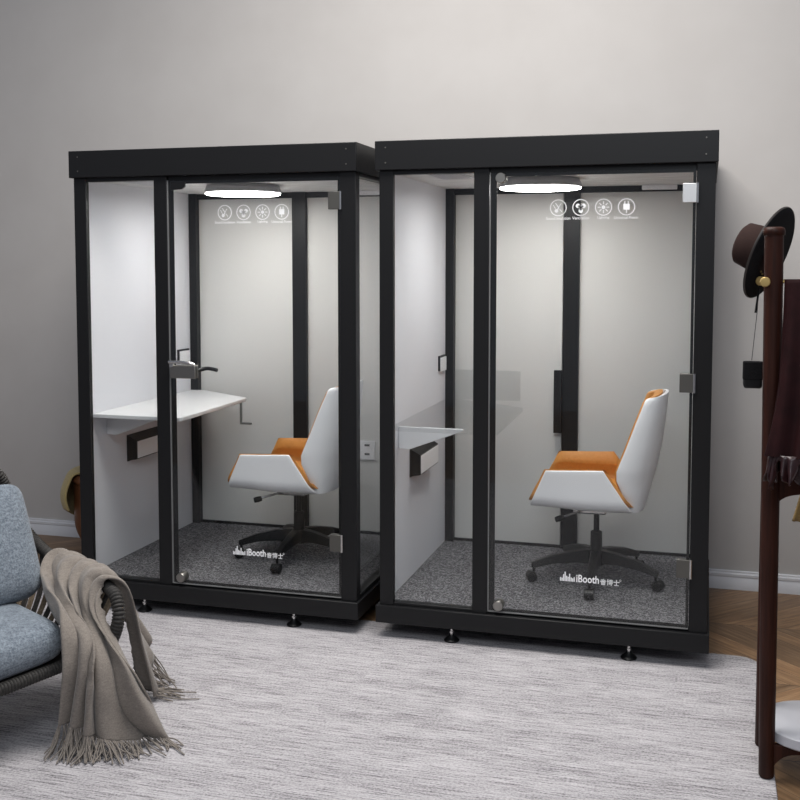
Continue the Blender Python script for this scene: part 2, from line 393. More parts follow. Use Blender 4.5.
    # socket box and small switch on the side panel
    bm = NB(); box(bm, 0.0475, 0.052, 0.42, 0.80, 0.678, 0.820)
    P0 = [(0.052, 0.425, 0.682), (0.052, 0.795, 0.682), (0.052, 0.795, 0.817), (0.052, 0.425, 0.817)]; P1 = [(0.100, 0.430, 0.690), (0.100, 0.790, 0.690), (0.100, 0.790, 0.790), (0.100, 0.430, 0.790)]
    A = [bm.verts.new(p) for p in P0]; B = [bm.verts.new(p) for p in P1]; bm.faces.new(A[::-1]); bm.faces.new(B)
    for i in range(4): bm.faces.new((A[i], A[(i + 1) % 4], B[(i + 1) % 4], B[i]))
    sb = obj('socket_box', bm, 'black_plastic', b)
    bm = NB(); box(bm, 0.1002, 0.104, 0.438, 0.782, 0.695, 0.786); obj('cover_plate', bm, 'white_shell', sb, bevel=0.002)
    bm = NB(); box(bm, 0.0475, 0.056, 1.000, 1.135, 1.150, 1.232); sw = obj('switch', bm, 'black_plastic', b)
    bm = NB(); box(bm, 0.0562, 0.062, 1.012, 1.134, 1.146, 1.222); obj('switch_plate', bm, 'white_shell', sw, bevel=0.002)
    # socket on the back
    bm = NB(); box(bm, 1.10, 1.19, 1.198, 1.2068, 0.605, 0.715); sk = obj('wall_socket', bm, 'white_shell', b, bevel=0.003)
    for dz in (0.632, 0.684): pbox('socket_slot', (1.13, 1.16, 1.1965, 1.1978, dz, dz + 0.012), 'black_plastic', sk, 0)
    # door
    dx0, dx1, dz0, dz1, dy = 0.526, 1.393, 0.176, 2.126, 0.030
    bm = NB(); box(bm, dx0, dx1, 0.019, 0.027, dz0, dz1); dr = obj('door', bm, 'glass', b)
    bm = NB(); box(bm, dx0, dx0 + 0.026, 0.0275, 0.0295, dz0, dz1); box(bm, dx0 + 0.026, dx1, 0.0275, 0.0295, dz1 - 0.014, dz1); box(bm, dx1 - 0.012, dx1, 0.0275, 0.0295, dz0, dz1 - 0.014); box(bm, dx0 + 0.026, dx1 - 0.012, 0.0275, 0.0295, dz0, dz0 + 0.014)
    obj('door_border', bm, 'black_plastic', dr)
    bm = NB(); box(bm, dx0 - 0.004, dx0 - 0.0002, 0.0185, 0.028, dz0 - 0.003, dz1 + 0.003); box(bm, dx0, dx1, 0.0185, 0.028, dz0 - 0.0040, dz0 - 0.0002)
    obj('glass_edge', bm, 'glass_edge', dr)
    for sz, mt in ((0.205, 'steel'), (2.104, 'steel')):
        bm = NB(); lathe(bm, [(0, -0.016), (0.021, -0.016), (0.023, -0.013), (0.023, 0.034), (0, 0.034)], (0.572, 0.018, sz), (0, 1, 0), 24)
        if sz > 1 and x < 1: bm.free(); bm = NB(); prism(bm, [(0.548, 2.118), (0.548, 2.082), (0.605, 2.085), (0.622, 2.097), (0.622, 2.118)], 0.006, 0.018, 'XZ'); mt = 'black_plastic'
        obj('door_stop', bm, mt, dr)
    # printed icons
    yi = 0.0188
    for k, (ix, cap, wd) in enumerate(((0.822, 'Sound insulation', 0.104), (0.918, 'Ventilation', 0.072), (1.014, 'Lighting', 0.050), (1.110, 'Universal Power', 0.102))):
        iz = 1.972; bm = NB(); ring(bm, ix, iz, 0.034, 0.0045, yi)
        if k == 0:
            stroke(bm, [(ix - 0.012, iz + 0.020), (ix + 0.002, iz), (ix - 0.003, iz - 0.008)], 0.004, yi); disc(bm, ix - 0.008, iz - 0.013, 0.008, yi)
            stroke(bm, [(ix + 0.012, iz + 0.018), (ix - 0.004, iz - 0.006)], 0.003, yi); stroke(bm, [(ix + 0.006, iz - 0.006), (ix + 0.016, iz - 0.018)], 0.003, yi); stroke(bm, [(ix - 0.022, iz + 0.012), (ix - 0.012, iz - 0.004)], 0.003, yi)
        elif k == 1:
            for a in (30, 150, 270):
                disc(bm, ix + 0.014 * math.cos(R(a)), iz + 0.014 * math.sin(R(a)), 0.0095, yi); stroke(bm, [(ix, iz), (ix + 0.010 * math.cos(R(a)), iz + 0.010 * math.sin(R(a)))], 0.010, yi)
        elif k == 2:
            disc(bm, ix, iz, 0.008, yi)
            for a in range(0, 360, 45): stroke(bm, [(ix + 0.013 * math.cos(R(a)), iz + 0.013 * math.sin(R(a))), (ix + 0.024 * math.cos(R(a)), iz + 0.024 * math.sin(R(a)))], 0.004, yi)
        else:
            prism(bm, [(ix - 0.013, iz - 0.012), (ix + 0.013, iz - 0.012), (ix + 0.013, iz + 0.013), (ix - 0.013, iz + 0.013)], yi, yi - 0.0006, 'XZ')
            for s in (-0.007, 0.007): stroke(bm, [(ix + s, iz + 0.013), (ix + s, iz + 0.023)], 0.004, yi)
            stroke(bm, [(ix, iz - 0.012), (ix, iz - 0.024)], 0.004, yi)
        add_text(bm, cap, ix - wd / 2, ix + wd / 2, 1.921, 0.0125, yi)
        obj('icon', bm, 'print_white', dr, smooth=False)
    # printed logo
    bm = NB(); z0 = 0.340
    for k, hgt in enumerate((0.016, 0.014, 0.030, 0.042, 0.024, 0.020, 0.034, 0.018, 0.014, 0.020)):
        xx = 0.846 + k * 0.0066; prism(bm, [(xx, z0), (xx + 0.0048, z0), (xx + 0.0048, z0 + hgt), (xx, z0 + hgt)], yi, yi - 0.0006, 'XZ')
    add_text(bm, 'iBooth', 0.917, 1.015, z0 - 0.001, 0.034, yi, 0.018)
    u, sw_ = 0.0245, 0.0032
    def ch(x0, strokes):
        for s in strokes: stroke(bm, [(x0 + a * u, z0 - 0.003 + c * u) for a, c in s], sw_, yi)
    ch(1.021, [[(.5, 1), (.5, .86)], [(.12, .84), (.88, .84)], [(.32, .8), (.38, .62)], [(.68, .8), (.62, .62)], [(0, .58), (1, .58)], [(.2, .46), (.2, 0)], [(.8, .46), (.8, 0)], [(.2, .44), (.8, .44)], [(.2, .22), (.8, .22)], [(.2, .02), (.8, .02)]])
    ch(1.0495, [[(0, .7), (.34, .7)], [(.17, 1), (.17, 0)], [(.4, .88), (1, .88)], [(.7, 1), (.7, .36)], [(.46, .76), (.94, .76), (.94, .42), (.46, .42), (.46, .76)], [(.46, .59), (.94, .59)], [(.38, .3), (1, .3)], [(.8, .34), (.8, 0), (.68, .05)], [(.48, .2), (.56, .08)]])
    ch(1.078, [[(0, .62), (1, .62)], [(.5, 1), (.5, .04)], [(.14, .04), (.86, .04)]])
    ring(bm, 1.1065, z0 + 0.021, 0.0036, 0.0016, yi, 14)
    obj('logo', bm, 'print_white', dr, smooth=False)
    return b, dr

def hinge(dr, z, light=False):
    bm = NB(); box(bm, 1.340, 1.396, 0.010, 0.0185, z - 0.040, z + 0.040); box(bm, 1.340, 1.394, 0.0298, 0.037, z - 0.040, z + 0.040)
    h = obj('hinge', bm, 'hinge_light' if light else 'hinge_dark', dr, bevel=0.002)
    bm = NB(); lathe(bm, [(0, -0.041), (0.006, -0.041), (0.006, 0.041), (0, 0.041)], (1.3995, 0.0125, z), sides=12); obj('hinge_pin', bm, 'chrome', h)

bl, dl = build_booth('black framed glass office booth on the left, with a lever handle on its door', 0.0)
br, drr = build_booth('black framed glass office booth on the right, beside the coat stand', 1.567)
hinge(dl, 2.020); hinge(dl, 0.433)
hinge(drr, 2.026, True); hinge(drr, 1.230); hinge(drr, 0.435)
# lever lock of the left door
bm = NB(); box(bm, 0.530, 0.665, 0.004, 0.0185, 1.182, 1.246); box(bm, 0.530, 0.665, 0.0298, 0.040, 1.182, 1.246)
lk = obj('lock', bm, 'steel', dl, bevel=0.004)
bm = NB(); tube(bm, catmull([(0.535, -0.012, 1.262), (0.60, -0.016, 1.263), (0.645, -0.014, 1.258), (0.665, -0.006, 1.250)], 6), 0.008, 10); box(bm, 0.538, 0.556, -0.014, 0.004, 1.238, 1.262)
obj('lever', bm, 'chrome', lk)
bm = NB(); tube(bm, catmull([(0.655, 0.042, 1.215), (0.668, 0.075, 1.222), (0.69, 0.085, 1.226), (0.725, 0.085, 1.222), (0.742, 0.085, 1.218)], 6), 0.0095, 10)
obj('inner_lever', bm, 'black_plastic', lk)
# upright bar on the rear mullion and clear screen of the right booth
pbox('pull_bar', (0.655, 0.697, 1.150, 1.1795, 0.815, 1.157), 'black_plastic', br, 0.002)
pbox('desk_screen', (0.096, 0.470, 1.1650, 1.1710, 0.9805, 1.146), 'frosted_glass', br, 0.001)

# ---------------------------------------------------------------- swivel chairs (facing -X)
def build_chair(label, loc):
    c = thing('swivel_chair', label, 'chair', loc, 0, 'white and orange swivel chairs')
    hz = 0.174   # local origin is on the booth carpet
    def lz(z): return z - hz
    # seat tub: s across, t front to back
    YB, YT = 0.225, 0.268
    bottom_f, bottom_b = (-0.292, 0.598), (0.185, 0.578)
    top_f, top_b = (-0.215, 0.760), (0.052, 0.772)
    def seat(s, t, off=0.0):
        a = abs(s); sg = 1 if s >= 0 else -1
        if a < 0.46:
            k = 0.0; y = YB * a / 0.46
        else:
            k = (a - 0.46) / 0.54; y = YB + (YT - YB) * math.sin(min(1, k * 3.2) * math.pi / 2) ** 0.8; k = k ** 1.15
        kk = max(0.0, k)
        xf = bottom_f[0] + (top_f[0] - bottom_f[0]) * kk; zf = bottom_f[1] + (top_f[1] - bottom_f[1]) * kk
        xb = bottom_b[0] + (top_b[0] - bottom_b[0]) * kk; zb = bottom_b[1] + (top_b[1] - bottom_b[1]) * kk
        x = xf + (xb - xf) * t; z = zf + (zb - zf) * t - 0.012 * math.sin(math.pi * t) * (1 - kk)
        z -= 0.012 * (1 - t) ** 6 * (1 - kk)
        ny = -sg * min(1, kk * 1.6) if kk > 0 else 0; nz = math.sqrt(max(0, 1 - ny * ny))
        return Vector((x, sg * y + ny * off, lz(z + nz * off)))
    bm = NB(); grid(bm, lambda i, j: seat(i * 2 - 1, j), 41, 17)
    obj('seat_shell', bm, 'white_shell', c, solid=0.014, angle=80, bevel=0.004)
    bm = NB()
    def pad(i, j):
        s = (i * 2 - 1) * 0.985; e = min(1, min(i, 1 - i) * 12) ** 0.5; e2 = min(1, min(j, 1 - j) * 9) ** 0.5
        return seat(s, -0.018 + j * 1.03, 0.010 + 0.040 * e * e2 * (1.25 if abs(s) < 0.46 else 0.6)) + Vector((0, 0, 0.010))
    grid(bm, pad, 41, 25); V1 = bm.verts[:]
    def pad2(i, j): return seat((i * 2 - 1) * 0.985, -0.018 + j * 1.03, 0.0085) + Vector((0, 0, 0.010))
    grid(bm, pad2, 41, 25)
    bmesh.ops.remove_doubles(bm, verts=bm.verts, dist=0.0035)
    obj('seat_pad', bm, 'orange_leather', c, angle=80)
    # back shell: s across, t up
    zs = [0.570, 0.655, 0.725, 0.768, 0.87, 0.985, 1.088, 1.100]
    xfr = [0.176, 0.142, 0.113, 0.113, 0.152, 0.193, 0.232, 0.244]
    xbk = [0.228, 0.252, 0.268, 0.280, 0.300, 0.316, 0.326, 0.327]
    hw = [0.205, 0.232, 0.246, 0.250, 0.235, 0.214, 0.186, 0.172]
    def lerp(arr, t):
        q = t * (len(arr) - 1); i = min(int(q), len(arr) - 2); f_ = q - i; return arr[i] + (arr[i + 1] - arr[i]) * f_
    tz = [i / 7 for i in range(8)]
    def back(s, t, off=0.0):
        z = lerp(zs, t); xf = lerp(xfr, t); xb = lerp(xbk, t); h = lerp(hw, t)
        th = s * math.pi / 2; cy = math.copysign(abs(math.sin(th)) ** 0.72, s) if s else 0; cx = abs(math.cos(th)) ** 0.85
        nx = -cx; ny = -cy; l = math.hypot(nx, ny)
        z += 0.024 * cx * t ** 4
        return Vector((xf + (xb - xf) * cx + off * nx / l, h * cy + off * ny / l, lz(z)))
    bm = NB(); grid(bm, lambda i, j: back(i * 2 - 1, j), 37, 36)
    obj('back_shell', bm, 'white_shell', c, solid=0.014, angle=80, bevel=0.004)
    bm = NB()
    def bp(i, j):
        e = min(1, min(i, 1 - i) * 10) ** 0.5 * min(1, min(j, 1 - j) * 12) ** 0.5
        return back((i * 2 - 1) * 0.99, 0.005 + j * 0.995, 0.009 + 0.040 * e) + Vector((-0.012, 0, 0))
    grid(bm, bp, 37, 36)
    grid(bm, lambda i, j: back((i * 2 - 1) * 0.99, 0.005 + j * 0.995, 0.0080) + Vector((-0.012, 0, 0)), 37, 36)
    bmesh.ops.remove_doubles(bm, verts=bm.verts, dist=0.0035)
    obj('back_pad', bm, 'orange_leather', c, angle=80)
    # mechanism, lever, column
    bm = NB(); box(bm, -0.130, 0.060, -0.070, 0.070, lz(0.535), lz(0.575)); box(bm, -0.11, 0.05, -0.045, 0.045, lz(0.512), lz(0.536))
    mc = obj('tilt_mechanism', bm, 'chrome', c, bevel=0.008)
    bm = NB(); tube(bm, catmull([(-0.06, -0.05, lz(0.535)), (-0.10, -0.13, lz(0.530)), (-0.150, -0.17, lz(0.518))], 6), 0.006, 8); obj('lever_rod', bm, 'chrome', mc)
    bm = NB(); lathe(bm, [(0, -0.022), (0.013, -0.020), (0.015, 0), (0.013, 0.02), (0, 0.022)], (-0.158, -0.178, lz(0.514)), (-0.8, -0.5, -0.2), 16); obj('lever_knob', bm, 'black_plastic', mc)
    bm = NB(); lathe(bm, [(0.014, 0.19), (0.014, 0.36)], sides=20); lathe(bm, [(0.0, 0.10), (0.030, 0.10), (0.028, 0.245), (0.020, 0.25), (0, 0.25)], sides=24); lathe(bm, [(0.014, 0.335), (0.028, 0.345), (0.028, 0.36), (0, 0.36)], sides=20)
    obj('gas_lift', bm, 'black_plastic', c)
    bm = NB(); lathe(bm, [(0, 0.085), (0.045, 0.085), (0.050, 0.10), (0.048, 0.145), (0.036, 0.155), (0, 0.155)], sides=28); obj('base_hub', bm, 'black_plastic', c)
    for a in (198, 270, 342, 54, 126):
        d = Vector((math.cos(R(a)), math.sin(R(a)), 0)); p = Vector((-d.y, d.x, 0)); bm = NB()
        secs = [(0.035, 0.032, 0.092, 0.158), (0.12, 0.028, 0.098, 0.150), (0.22, 0.022, 0.090, 0.130), (0.305, 0.016, 0.070, 0.100), (0.320, 0.012, 0.072, 0.096)]
        rings = [[bm.verts.new(d * r + p * (sx * wd) + Vector((0, 0, zz))) for sx, zz in ((-1, z0), (1, z0), (0.7, z1), (-0.7, z1))] for r, wd, z0, z1 in secs]
        for ra, rb in zip(rings, rings[1:]):
            for k in range(4): bm.faces.new((ra[k], ra[(k + 1) % 4], rb[(k + 1) % 4], rb[k]))
        bm.faces.new(rings[0][::-1]); bm.faces.new(rings[-1])
        lg = obj('base_leg', bm, 'black_plastic', c, bevel=0.004)
        bm = NB(); o = d * 0.306
        lathe(bm, [(0, 0.050), (0.007, 0.050), (0.007, 0.080), (0, 0.080)], o, sides=10)
        for sgn in (-1, 1):
            cc = o + d * 0.012 + p * (sgn * 0.013) + Vector((0, 0, 0.0245)); lathe(bm, [(0, -0.009), (0.020, -0.009), (0.0235, -0.005), (0.0235, 0.005), (0.020, 0.009), (0, 0.009)], cc, p, 20)
        hood = [o + d * 0.012 + d * (0.027 * math.cos(R(q))) + Vector((0, 0, 0.0245 + 0.027 * math.sin(R(q)))) for q in range(-10, 200, 15)]
        for h0, h1 in zip(hood, hood[1:]):
            vs4 = [bm.verts.new(h0 - p * 0.022), bm.verts.new(h0 + p * 0.022), bm.verts.new(h1 + p * 0.022), bm.verts.new(h1 - p * 0.022)]; bm.faces.new(vs4)
        obj('caster', bm, 'black_plastic', lg)
    return c
ch = build_chair('white shell swivel chair with orange padding in the right booth, whole back in view', (2.51, 0.63, 0.1735))
ch2 = dup(ch); ch2.location = (0.95, 0.62, 0.1735)
ch2['label'] = 'white shell swivel chair with orange padding in the left booth, back hidden by the post'

# ---------------------------------------------------------------- coat stand
st = thing('coat_stand', 'dark walnut coat stand with brass rails at the right edge', 'coat stand', (3.39, -0.81, 0))
cs = Vector((3.39, -0.81, 0))
posts = [((3.234, -0.934), 1.850, 0.0295, -0.016), ((3.229, -0.690), 1.720, 0.0260, 0.008), ((3.546, -0.934), 1.850, 0.0295, 0.016), ((3.571, -0.690), 1.720, 0.026, -0.008)]
for (x, y), h, r, lean in posts:
    bm = NB(); x -= cs.x; y -= cs.y
    lathe(bm, [(0, 0.011), (r * 0.72, 0.011), (r * 0.86, 0.018), (r * 0.90, 0.25), (r, 1.0), (r * 1.02, h - 0.028)] + ([(r * 1.16, h - 0.026), (r * 1.20, h - 0.014), (r * 1.1, h - 0.004), (r * 0.8, h), (0, h)] if h > 1.8 else [(r * .9, h - .01), (0, h)]), (x, y, 0), sides=28); bmesh.ops.transform(bm, matrix=Matrix.Shear('XY', 4, (lean / h, 0)), verts=bm.verts)
    obj('post', bm, 'walnut', st, angle=60)
def arch(x0, x1, ztop, drop, thick):
    n = 24; pts = [(x0, ztop), (x1, ztop)]
    for k in range(n + 1):
        q = 1 - k / n; xx = x0 + (x1 - x0) * q; e = abs(2 * q - 1); pts.append((xx, ztop - thick - drop * e ** 5))
    return pts
for zt, dr_, th in ((0.128, 0.060, 0.026), (1.050, 0.030, 0.072)):
    for yy_ in (-0.934, -0.690):
        bm = NB(); prism(bm, arch(3.250 - cs.x, 3.550 - cs.x, zt, dr_, th), yy_ - cs.y - 0.011, yy_ - cs.y + 0.011, 'XZ'); obj('brace', bm, 'walnut', st, bevel=0.003)
bm = NB(); lathe(bm, [(0, 0.1285), (0.180, 0.1285), (0.186, 0.134), (0.186, 0.164), (0.181, 0.168), (0, 0.168)], (0.012, 0.0, 0), sides=64); obj('marble_shelf', bm, 'marble_grey', st)
for yy_, xx_ in ((-0.934, 3.192), (-0.690, 3.188)):
    bm = NB(); tube(bm, [(xx_ - cs.x, yy_ - cs.y, 1.672), (3.62 - cs.x, yy_ - cs.y, 1.672)], 0.0055, 10); rl = obj('hanging_rail', bm, 'brass', st)
    bm = NB(); lathe(bm, [(0, -0.002), (0.006, -0.002), (0.006, 0.030), (0.0150, 0.032), (0.0165, 0.035), (0.0165, 0.041), (0.0145, 0.044), (0, 0.045)], (xx_ - cs.x, yy_ - cs.y, 1.672), (0, -1, 0), 24); obj('knob', bm, 'brass', rl)

# hat on the rear post
hat = thing('hat', 'dark brown brimmed hat hung on the coat stand', 'hat', (3.222, -0.70, 1.766))
ax = (Rv * -0.80 + Vector((0, 0, 1)) * 0.44 + Fv * 0.64).normalized()
def hat_part(prof, sides=56, squash=None):
    bm = NB(); lathe(bm, prof, (0, 0, 0), ax, sides); return bm
bm = hat_part([(0.080, -0.004), (0.085, 0.0), (0.150, -0.006), (0.166, 0.004), (0.1675, 0.008), (0.150, 0.000), (0.089, 0.006), (0.0795, 0.006), (0.080, -0.004)])
obj('brim', bm, 'hat_band', hat, angle=60)
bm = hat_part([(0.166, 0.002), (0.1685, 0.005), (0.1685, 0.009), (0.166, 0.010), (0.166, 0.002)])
obj('brim_highlight', bm, 'brim_highlight', hat)  # added ring, a painted highlight along the rim
bm = hat_part([(0.0790, -0.002), (0.0755, 0.06), (0.070, 0.100), (0.060, 0.108), (0, 0.104), (0, 0.110), (0.062, 0.114), (0.0745, 0.104), (0.080, 0.06), (0.0835, -0.002), (0.0790, -0.002)])
obj('crown', bm, 'hat_felt', hat, angle=60)
bm = hat_part([(0.0840, 0.006), (0.0850, 0.010), (0.0832, 0.034), (0.082, 0.034)])
obj('ribbon', bm, 'hat_band', hat)

# small black bag on the rear rail
bag = thing('shoulder_bag', 'small black box bag hanging by a thin strap from the coat stand', 'bag', (3.170, -0.690, 1.298))
bm = NB(); box(bm, -0.030, 0.032, -0.045, 0.045, 0.0, 0.090); obj('body', bm, 'black_plastic', bag, bevel=0.008)
bm = NB(); box(bm, -0.0335, 0.0345, -0.0475, -0.020, 0.030, 0.0945); obj('flap', bm, 'hat_band', bag, bevel=0.004)
bm = NB(); tube(bm, [(-0.003, 0, 0.095), (0.012, 0, 0.27), (0.017, 0, 0.388)], 0.0012, 6); obj('strap', bm, 'black_plastic', bag)
bm = NB(); tube(bm, [(0.006, 0, 0.262), (0.016, 0, 0.345)], 0.0038, 8); obj('strap_pad', bm, 'black_plastic', bag)
bm = NB()
for k in range(9):
    a = R(-20 + k * 38); bmesh.ops.create_icosphere(bm, subdivisions=1, radius=0.0042, matrix=Matrix.Translation((0.015 + 0.011 * math.cos(a), 0, 0.392 + 0.016 * math.sin(a))))
obj('beads', bm, 'brass', bag)

# coat on the front rail
ct = thing('coat', 'burgundy coat with a ruffled glossy hem hanging on the coat stand', 'coat', (3.44, -0.955, 0.93))
def coat(i, j):
    a = 2 * math.pi * i; z = 1.681 - j * 0.558
    hw_ = 0.188 + 0.048 * j ** 2.4; hd = 0.026 + 0.042 * j ** 0.8
    sh = 0.014 * math.sin(7 * a + 2 * j) * j + 0.006 * math.sin(17 * a) * j
    ca, sa = math.cos(a), math.sin(a)
    x = (hw_ + sh) * math.copysign(abs(ca) ** 0.7, ca); y = (hd + sh) * math.copysign(abs(sa) ** 0.8, sa)
    return Vector((x, y - 0.092 * j, z - 0.93))
bm = NB(); V = grid(bm, coat, 96, 40, close_u=True)
bm.faces.new([V[i][0] for i in range(96)])
obj('body', bm, 'burgundy', ct, angle=80)
def ruff(i, j):
    a = 2 * math.pi * i; ca, sa = math.cos(a), math.sin(a)
    fl = math.sin(26 * a + 4 * math.sin(5 * a) + 2.5 * j * math.sin(9 * a)); k = min(1, j * 1.6) * (0.8 + 0.6 * math.sin(13 * a))
    x = (0.228 + 0.004 * k + 0.008 * fl * k) * math.copysign(abs(ca) ** 0.7, ca); y = (0.066 + 0.012 * k + 0.015 * fl * k) * math.copysign(abs(sa) ** 0.8, sa)
    return Vector((x, y - 0.092, 1.128 - 0.93 - 0.070 * k + 0.010 * math.sin(21 * a) * k))
bm = NB(); grid(bm, ruff, 340, 12, close_u=True); obj('ruffled_hem', bm, 'burgundy_gloss', ct, angle=80, solid=0.004)

# tan scarf hanging below the coat
bm = NB()
def scarf(i, j):
    z = 1.115 - 0.185 * j; x = 3.302 + 0.010 * (1 - j) * 3 + i * 0.12 - 0.02 * j; return Vector((x, -1.125 + 0.010 * math.sin(i * 14) - 0.004 * j, z - 0.012 * i * j))
grid(bm, scarf, 24, 16)
tag(obj('scarf', bm, 'tan_cloth', solid=0.008, angle=80), 'tan scarf end hanging below the burgundy coat', 'scarf')

# ---------------------------------------------------------------- tub chair behind the left booth
tb = thing('tub_armchair', 'brown wooden tub armchair half hidden behind the left booth', 'armchair', (-0.272, 0.86, 0))
def tubwall(i, j):
    a = R(-65) + R(310) * i; z = 0.08 + 0.40 * j; r = 0.165 + 0.072 * math.sin(min(1, j * 2.2) * math.pi / 2)
    return Vector((r * math.cos(a + math.pi / 2 + R(25)), r * 0.95 * math.sin(a + math.pi / 2 + R(25)), z))
bm = NB(); grid(bm, tubwall, 60, 20); obj('shell', bm, 'chestnut', tb, solid=0.03, angle=80)
bm = NB(); tube(bm, [tubwall(i / 59, 1.0) + Vector((0, 0, 0.018)) for i in range(60)], 0.027, 14); obj('arm_rail', bm, 'chestnut', tb)
bm = NB(); lathe(bm, [(0, 0.14), (0.17, 0.14), (0.188, 0.17), (0.200, 0.28), (0.18, 0.31), (0, 0.32)], (0, 0, 0), sides=40); obj('seat_cushion', bm, 'tan_cloth', tb)
for sx, sy in ((-1, -1), (1, -1), (1, 1), (-1, 1)):
    bm = NB(); tube(bm, [(0.112 * sx, 0.11 * sy, 0.0), (0.105 * sx, 0.105 * sy, 0.145)], lambda i: 0.016 + 0.006 * i, 10); obj('leg', bm, 'chestnut', tb)
# khaki cloth draped over its rim
bm = NB()
def drape(i, j):
    a = R(120) + R(116) * i; q = (j - 0.42) / 0.58; ro = 0.237; zt = 0.526
    if q < -0.10: r = ro - 0.048 - 0.01 * math.sin(5 * i); z = zt - 0.012 + (q + 0.10) * 0.20
    elif q < 0.12: th_ = (q + 0.10) / 0.22 * math.pi; r = ro - 0.046 * math.cos(th_); z = zt - 0.012 + 0.030 * math.sin(th_)
    else: r = ro + 0.046 + 0.030 * math.sin((q - 0.12) * 3.2) + 0.008 * math.sin(9 * i) * q; z = zt - 0.012 - 0.27 * (q - 0.12) * (1 + 0.25 * math.sin(5 * i))
    return Vector((-0.272 + r * math.cos(a), 0.86 + r * math.sin(a), z))
grid(bm, drape, 40, 40)
tag(obj('khaki_throw', bm, 'khaki_cloth', solid=0.014, subd=1, angle=80), 'khaki cloth draped over the rim of the brown tub armchair', 'throw')

# ---------------------------------------------------------------- rope armchair
ac = thing('rope_armchair', 'low rope-wrapped lounge armchair with blue grey cushions at the left edge', 'armchair', (0.45, -1.35, 0.0105))
ao = Vector((0.45, -1.35, 0.0105))
def wrap(bm, ctrl, r, pitch=0.0125, sides=12):
    P = catmull(ctrl, 40); L_ = [0]
    for a, b in zip(P, P[1:]): L_.append(L_[-1] + (b - a).length)
    n = int(L_[-1] / pitch) * 4; pts = []; j = 0
    for k in range(n + 1):
        d = L_[-1] * k / n
        while j < len(L_) - 2 and L_[j + 1] < d: j += 1
        f_ = (d - L_[j]) / max(1e-9, L_[j + 1] - L_[j]); pts.append(P[j].lerp(P[j + 1], f_) - ao)
    tube(bm, pts, lambda i: r * (1 + (0.0, 0.24, 0.30, 0.24)[i % 4]) - r * 0.14, sides)
FF, FN, BN, BF = Vector((0.805, -1.270, 0.275)), Vector((0.600, -1.860, 0.275)), Vector((0.06, -1.56, 0.275)), Vector((0.28, -0.93, 0.275))
bm = NB(); wrap(bm, [(-0.16, -1.62, 0.60), (-0.17, -1.56, 0.74), (-0.10, -1.42, 0.865), (0.020, -1.12, 0.905), (0.115, -0.90, 0.890), (0.170, -0.825, 0.850), (0.200, -0.785, 0.74), (0.245, -0.78, 0.640), (0.32, -0.80, 0.575), (0.45, -0.87, 0.535), (0.63, -0.98, 0.525), (0.83, -1.12, 0.530), (0.935, -1.205, 0.525), (0.975, -1.240, 0.480), (0.975, -1.250, 0.42), (0.935, -1.240, 0.34), (0.88, -1.235, 0.285), (0.79, -1.22, 0.275)], 0.021)
obj('arm_rail', bm, 'rope_dark', ac, angle=80)
bm = NB(); wrap(bm, [(0.60, -1.86, 0.275), (0.70, -1.93, 0.29), (0.80, -1.95, 0.36), (0.83, -1.94, 0.46), (0.78, -1.90, 0.55), (0.55, -1.86, 0.57), (0.20, -1.72, 0.585), (-0.10, -1.64, 0.595), (-0.16, -1.62, 0.60)], 0.021); obj('arm_rail', bm, 'rope_dark', ac, angle=80)
bm = NB(); wrap(bm, [FF, (0.775, -1.36, 0.275), (0.70, -1.60, 0.275), (0.625, -1.80, 0.275), FN], 0.020)
wrap(bm, [FN, FN.lerp(BN, 0.5), BN], 0.020, 0.02); wrap(bm, [BN, BN.lerp(BF, 0.5), BF], 0.020, 0.02); wrap(bm, [BF, BF.lerp(FF, 0.5), FF], 0.020, 0.012)
obj('seat_frame', bm, 'rope_dark', ac, angle=80)
# woven strap deck
bm = NB(); q4 = [v - ao + Vector((0, 0, 0.012)) for v in (FF, FN, BN, BF)]; b4 = [v - Vector((0, 0, 0.012)) for v in q4]
A = [bm.verts.new(v) for v in q4]; B = [bm.verts.new(v) for v in b4]; bm.faces.new(A); bm.faces.new(B[::-1])
for i in range(4): bm.faces.new((A[i], A[(i + 1) % 4], B[(i + 1) % 4], B[i]))
obj('seat_deck', bm, 'rope_dark', ac)
# cords between arm and seat frame, back cords
arm_pts = catmull([(0.250, -0.77, 0.640), (0.32, -0.80, 0.575), (0.45, -0.87, 0.535), (0.63, -0.98, 0.525), (0.83, -1.12, 0.530), (0.92, -1.19, 0.525)], 10)
for k in range(14):
    a = arm_pts[int(k / 13 * (len(arm_pts) - 1))] - Vector((0, 0, 0.02)); b_ = BF.lerp(FF, 0.02 + 0.94 * k / 13) + Vector((0, 0, 0.01))
    mid = a.lerp(b_, 0.5) + Vector((0.012, 0.02, 0))
    bm = NB()
    for s in (-0.007, 0.007): tube(bm, catmull([a - ao + Vector((s, -s * .6, 0)), mid - ao + Vector((s, -s * .6, 0)), b_ - ao + Vector((s, -s * .6, 0))], 6), 0.0065, 8)
    obj('cord', bm, 'rope_tan' if k % 2 else 'rope_dark', ac)
top_pts = catmull([(-0.16, -1.52, 0.79), (-0.10, -1.42, 0.865), (0.020, -1.12, 0.905), (0.115, -0.90, 0.890), (0.170, -0.825, 0.850)], 10)
for k in range(16):
    a = top_pts[int(k / 15 * (len(top_pts) - 1))] - Vector((0, 0, 0.02)); b_ = BN.lerp(BF, 0.02 + 0.96 * k / 15)
    bm = NB(); tube(bm, catmull([a - ao, a.lerp(b_, 0.5) - ao + Vector((-0.03, 0.02, 0)), b_ - ao], 6), 0.0075, 8); obj('cord', bm, 'rope_dark', ac)
